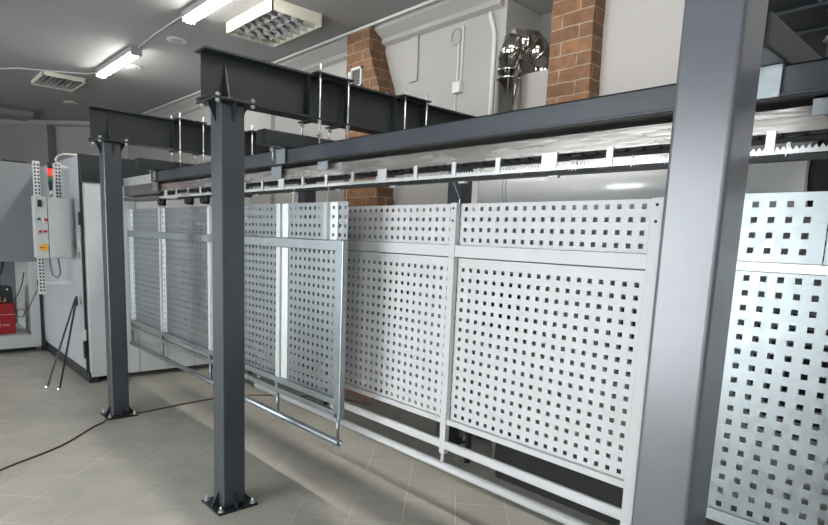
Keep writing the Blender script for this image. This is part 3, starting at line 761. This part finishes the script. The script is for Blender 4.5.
# conduits and boxes
def ob(name, mb, m, label, cat, group=None, bevel=0):
    return tag(mb.build(name, m, None, bevel), label, cat, group)
jx = -3.595; jy = WB
ob('junction_box', MB().box(jx-.045, jx+.045, jy-.045, jy-.001, 2.86, 2.95), M_plastic, 'square white junction box on the back wall between brick pillar and flue', 'junction box', bevel=.006)
ob('conduit', MB().cyl((jx-.02, jy-.009, 2.95), (jx-.02, jy-.009, 3.26), .008, 8).cyl((jx-.03, jy-.009, 2.35), (jx-.03, jy-.009, 2.86), .006, 8), M_plastic, 'thin white conduit running up from the left of the junction box', 'conduit', 'white conduits on the back wall')
ob('conduit', MB().cyl((jx+.025, jy-.009, 2.95), (jx+.025, jy-.009, 3.40), .008, 8), M_plastic, 'thin white conduit running up from the right of the junction box', 'conduit', 'white conduits on the back wall')
lp = [(jx-.02, jy-.008, 3.26)] + [(jx-.06+.055*math.cos(a_), jy-.008, 3.33+.065*math.sin(a_)) for a_ in [(-.6+k*.42) for k in range(14)]]
ob('cable_loop', MB().tube(lp, .007, 6), M_grey_pl, 'small loop of cable at the top of the white conduit', 'cable')
ob('conduit', MB().tube([(-3.215, jy-.0185, .02), (-3.215, jy-.0185, 3.05), (-3.215, jy-.0185, 3.22), (-3.23, jy-.0185, 3.30), (-3.25, jy-.0185, 3.35), (-3.27, jy-.0185, 3.40), (-3.27, jy-.0185, 3.43)], .018, 12), M_plastic, 'thicker white conduit just left of the steel flue pipe', 'conduit', 'white conduits on the back wall')
# cable trunking under the cornice
ob('ceiling_conduit', MB().cyl((-12.0, WB-.20, ZC-.03), (-3.4, WB-.20, ZC-.03), .012, 8), M_plastic, 'long thin conduit along the ceiling edge over the brick pillar', 'conduit')
# vent grille on the far brick pillar
t = thing('vent_grille', 'white louvred vent grille on the far brick pillar above the cross beam', 'vent', (-4.90, WB-.21, 3.10))
vy = WB-.2015; vx0, vx1, vz0, vz1 = -4.87, -4.69, 3.05, 3.24
MB().box(vx0, vx0+.02, vy-.02, vy, vz0, vz1).box(vx1-.02, vx1, vy-.02, vy, vz0, vz1).box(vx0, vx1, vy-.02, vy, vz0, vz0+.02).box(vx0, vx1, vy-.02, vy, vz1-.02, vz1).build('frame', M_plastic, t)
MB().box(vx0+.02, vx1-.02, vy-.004, vy-.001, vz0+.02, vz1-.02).build('backing', M_black, t)
for k in range(7):
    z = vz0+.022+k*.022
    MB().prism([(vy-.017, z), (vy-.005, z+.016), (vy-.004, z+.019), (vy-.017, z+.004)], 'X', vx0+.02, vx1-.02).build('slat', M_niche, t)

# ------------------------------------------------------------------ ceiling lamps
def batten(x0, x1, label, y=2.285):
    t = thing('fluorescent_lamp', label, 'ceiling lamp', ((x0+x1)/2, y, ZC-.10), 'row of fluorescent lamps on the ceiling')
    MB().box(x0+.02, x1-.02, y-.060, y+.060, ZC-.060, ZC-.0).build('housing', M_grey_pl, t, .006)
    MB().prism([(y-.048, ZC-.060), (y-.044, ZC-.085), (y-.02, ZC-.098), (y+.02, ZC-.098), (y+.044, ZC-.085), (y+.048, ZC-.060)], 'X', x0+.03, x1-.03).build('lit_cover', M_tube, t)
    MB().box(x0, x0+.03, y-.058, y+.058, ZC-.095, ZC-.0).build('end_cap', M_grey_pl, t)
    MB().box(x1-.03, x1, y-.058, y+.058, ZC-.095, ZC-.0).build('end_cap', M_grey_pl, t)
batten(-8.62, -7.20, 'lit fluorescent lamp on the ceiling above the grey cabinets at left')
batten(-5.74, -4.34, 'lit fluorescent lamp cut off by the top edge, left of centre')
batten(-2.90, -1.50, 'lit fluorescent lamp on the ceiling above the white railing, out of view')
batten(.05, 1.45, 'lit fluorescent lamp on the ceiling above the right railing, out of view')
ob('lamp_cable', MB().tube([(-7.19, 2.30, ZC-.008), (-6.6, 2.27, ZC-.008), (-5.75, 2.27, ZC-.008)], .007, 6), M_plastic, 'white cable on the ceiling joining the two lit fluorescent lamps', 'cable')
ob('lamp_cable', MB().tube([(-11.5, .3, ZC-.008), (-9.9, 1.15, ZC-.008), (-9.63, 1.346, ZC-.008), (-9.40, 1.5, ZC-.008), (-9.15, 1.9, ZC-.008), (-8.95, 2.2, ZC-.008), (-8.65, 2.28, ZC-.02)], .008, 6), M_plastic, 'white cable on the ceiling running left from the farther lit lamp', 'cable')

def louvre(x0, x1, y0, y1, nx, ny, label, dep):
    t = thing('louvre_lamp', label, 'ceiling lamp', ((x0+x1)/2, (y0+y1)/2, ZC-dep), 'unlit louvred ceiling lamps')
    z0, z1 = ZC-dep, ZC-.0
    MB().box(x0, x0+.012, y0, y1, z0, z1).box(x1-.012, x1, y0, y1, z0, z1).box(x0, x1, y0, y0+.012, z0, z1).box(x0, x1, y1-.012, y1, z0, z1).build('housing', M_cream, t)
    MB().box(x0+.012, x1-.012, y0+.012, y1-.012, z1-.012, z1-.006).build('reflector', M_niche, t)
    for j in range(1, ny):
        y = y0+(y1-y0)*j/ny
        MB().prism([(y-.012, z0+.05), (y, z0+.002), (y+.012, z0+.05)], 'X', x0+.012, x1-.012).build('long_louvre', M_mirror, t)
    for i in range(1, nx):
        x = x0+(x1-x0)*i/nx
        MB().prism([(x-.012, z0+.045), (x, z0+.003), (x+.012, z0+.045)], 'Y', y0+.012, y1-.012).build('cross_louvre', M_mirror, t)
    for j in range(ny):
        y = y0+(y1-y0)*(j+.5)/ny
        MB().cyl((x0+.03, y, z1-.03), (x1-.03, y, z1-.03), .013, 12).build('tube', M_plastic, t)
louvre(-10.05, -9.27, 1.76, 2.27, 9, 4, 'unlit louvred ceiling lamp left of the farther lit fluorescent lamp', .055)
louvre(-5.70, -4.80, 2.64, 3.16, 7, 4, 'unlit cream louvred ceiling lamp at the top above the middle column', .10)
t = thing('unlit_lamp', 'flat unlit lamp with grey cover on the ceiling at the far left edge', 'ceiling lamp', (-12.5, 1.9, ZC-.12))
MB().box(-13.4, -12.35, 1.0, 2.25, ZC-.05, ZC).build('housing', M_niche, t)
MB().prism([(-13.3, ZC-.05), (-12.45, ZC-.05), (-12.6, ZC-.12), (-13.2, ZC-.12)], 'Y', 1.02, 2.2).build('cover', M_ceil, t)
for x, y, lb in ((-6.6, 2.50, 'round white cap on the ceiling between the two lit lamps, nearest one'), (-8.09, 2.52, 'round white cap on the ceiling just right of the farther lit lamp'), (-11.2, 2.50, 'small round cap on the ceiling farthest away, near the end wall')):
    t = thing('ceiling_rose', lb, 'ceiling cap', (x, y, ZC-.02), 'round caps on the ceiling')
    MB().cyl((x, y, ZC-.012), (x, y, ZC), .10, 28).build('plate', M_plastic if x > -7 else M_cream, t)
    MB().cyl((x, y, ZC-.022), (x, y, ZC-.012), .06, 24).build('centre', M_grey_pl, t)

# machinery seen above the track at left
ob('red_container', MB().prism([(-9.05, 2.318), (-8.72, 2.318), (-8.72, 2.85), (-8.92, 2.85)], 'Y', 3.0, 3.3), mat('dull_red_paint', (.16, .02, .025), .5), 'dull red container on top of the oven behind the far cross beam', 'container') if False else None

# ------------------------------------------------------------------ world
wd = bpy.data.worlds.new('world'); S.world = wd; wd.use_nodes = True
bg = wd.node_tree.nodes['Background']; bg.inputs[0].default_value = (.7, .8, 1, 1); bg.inputs[1].default_value = .4
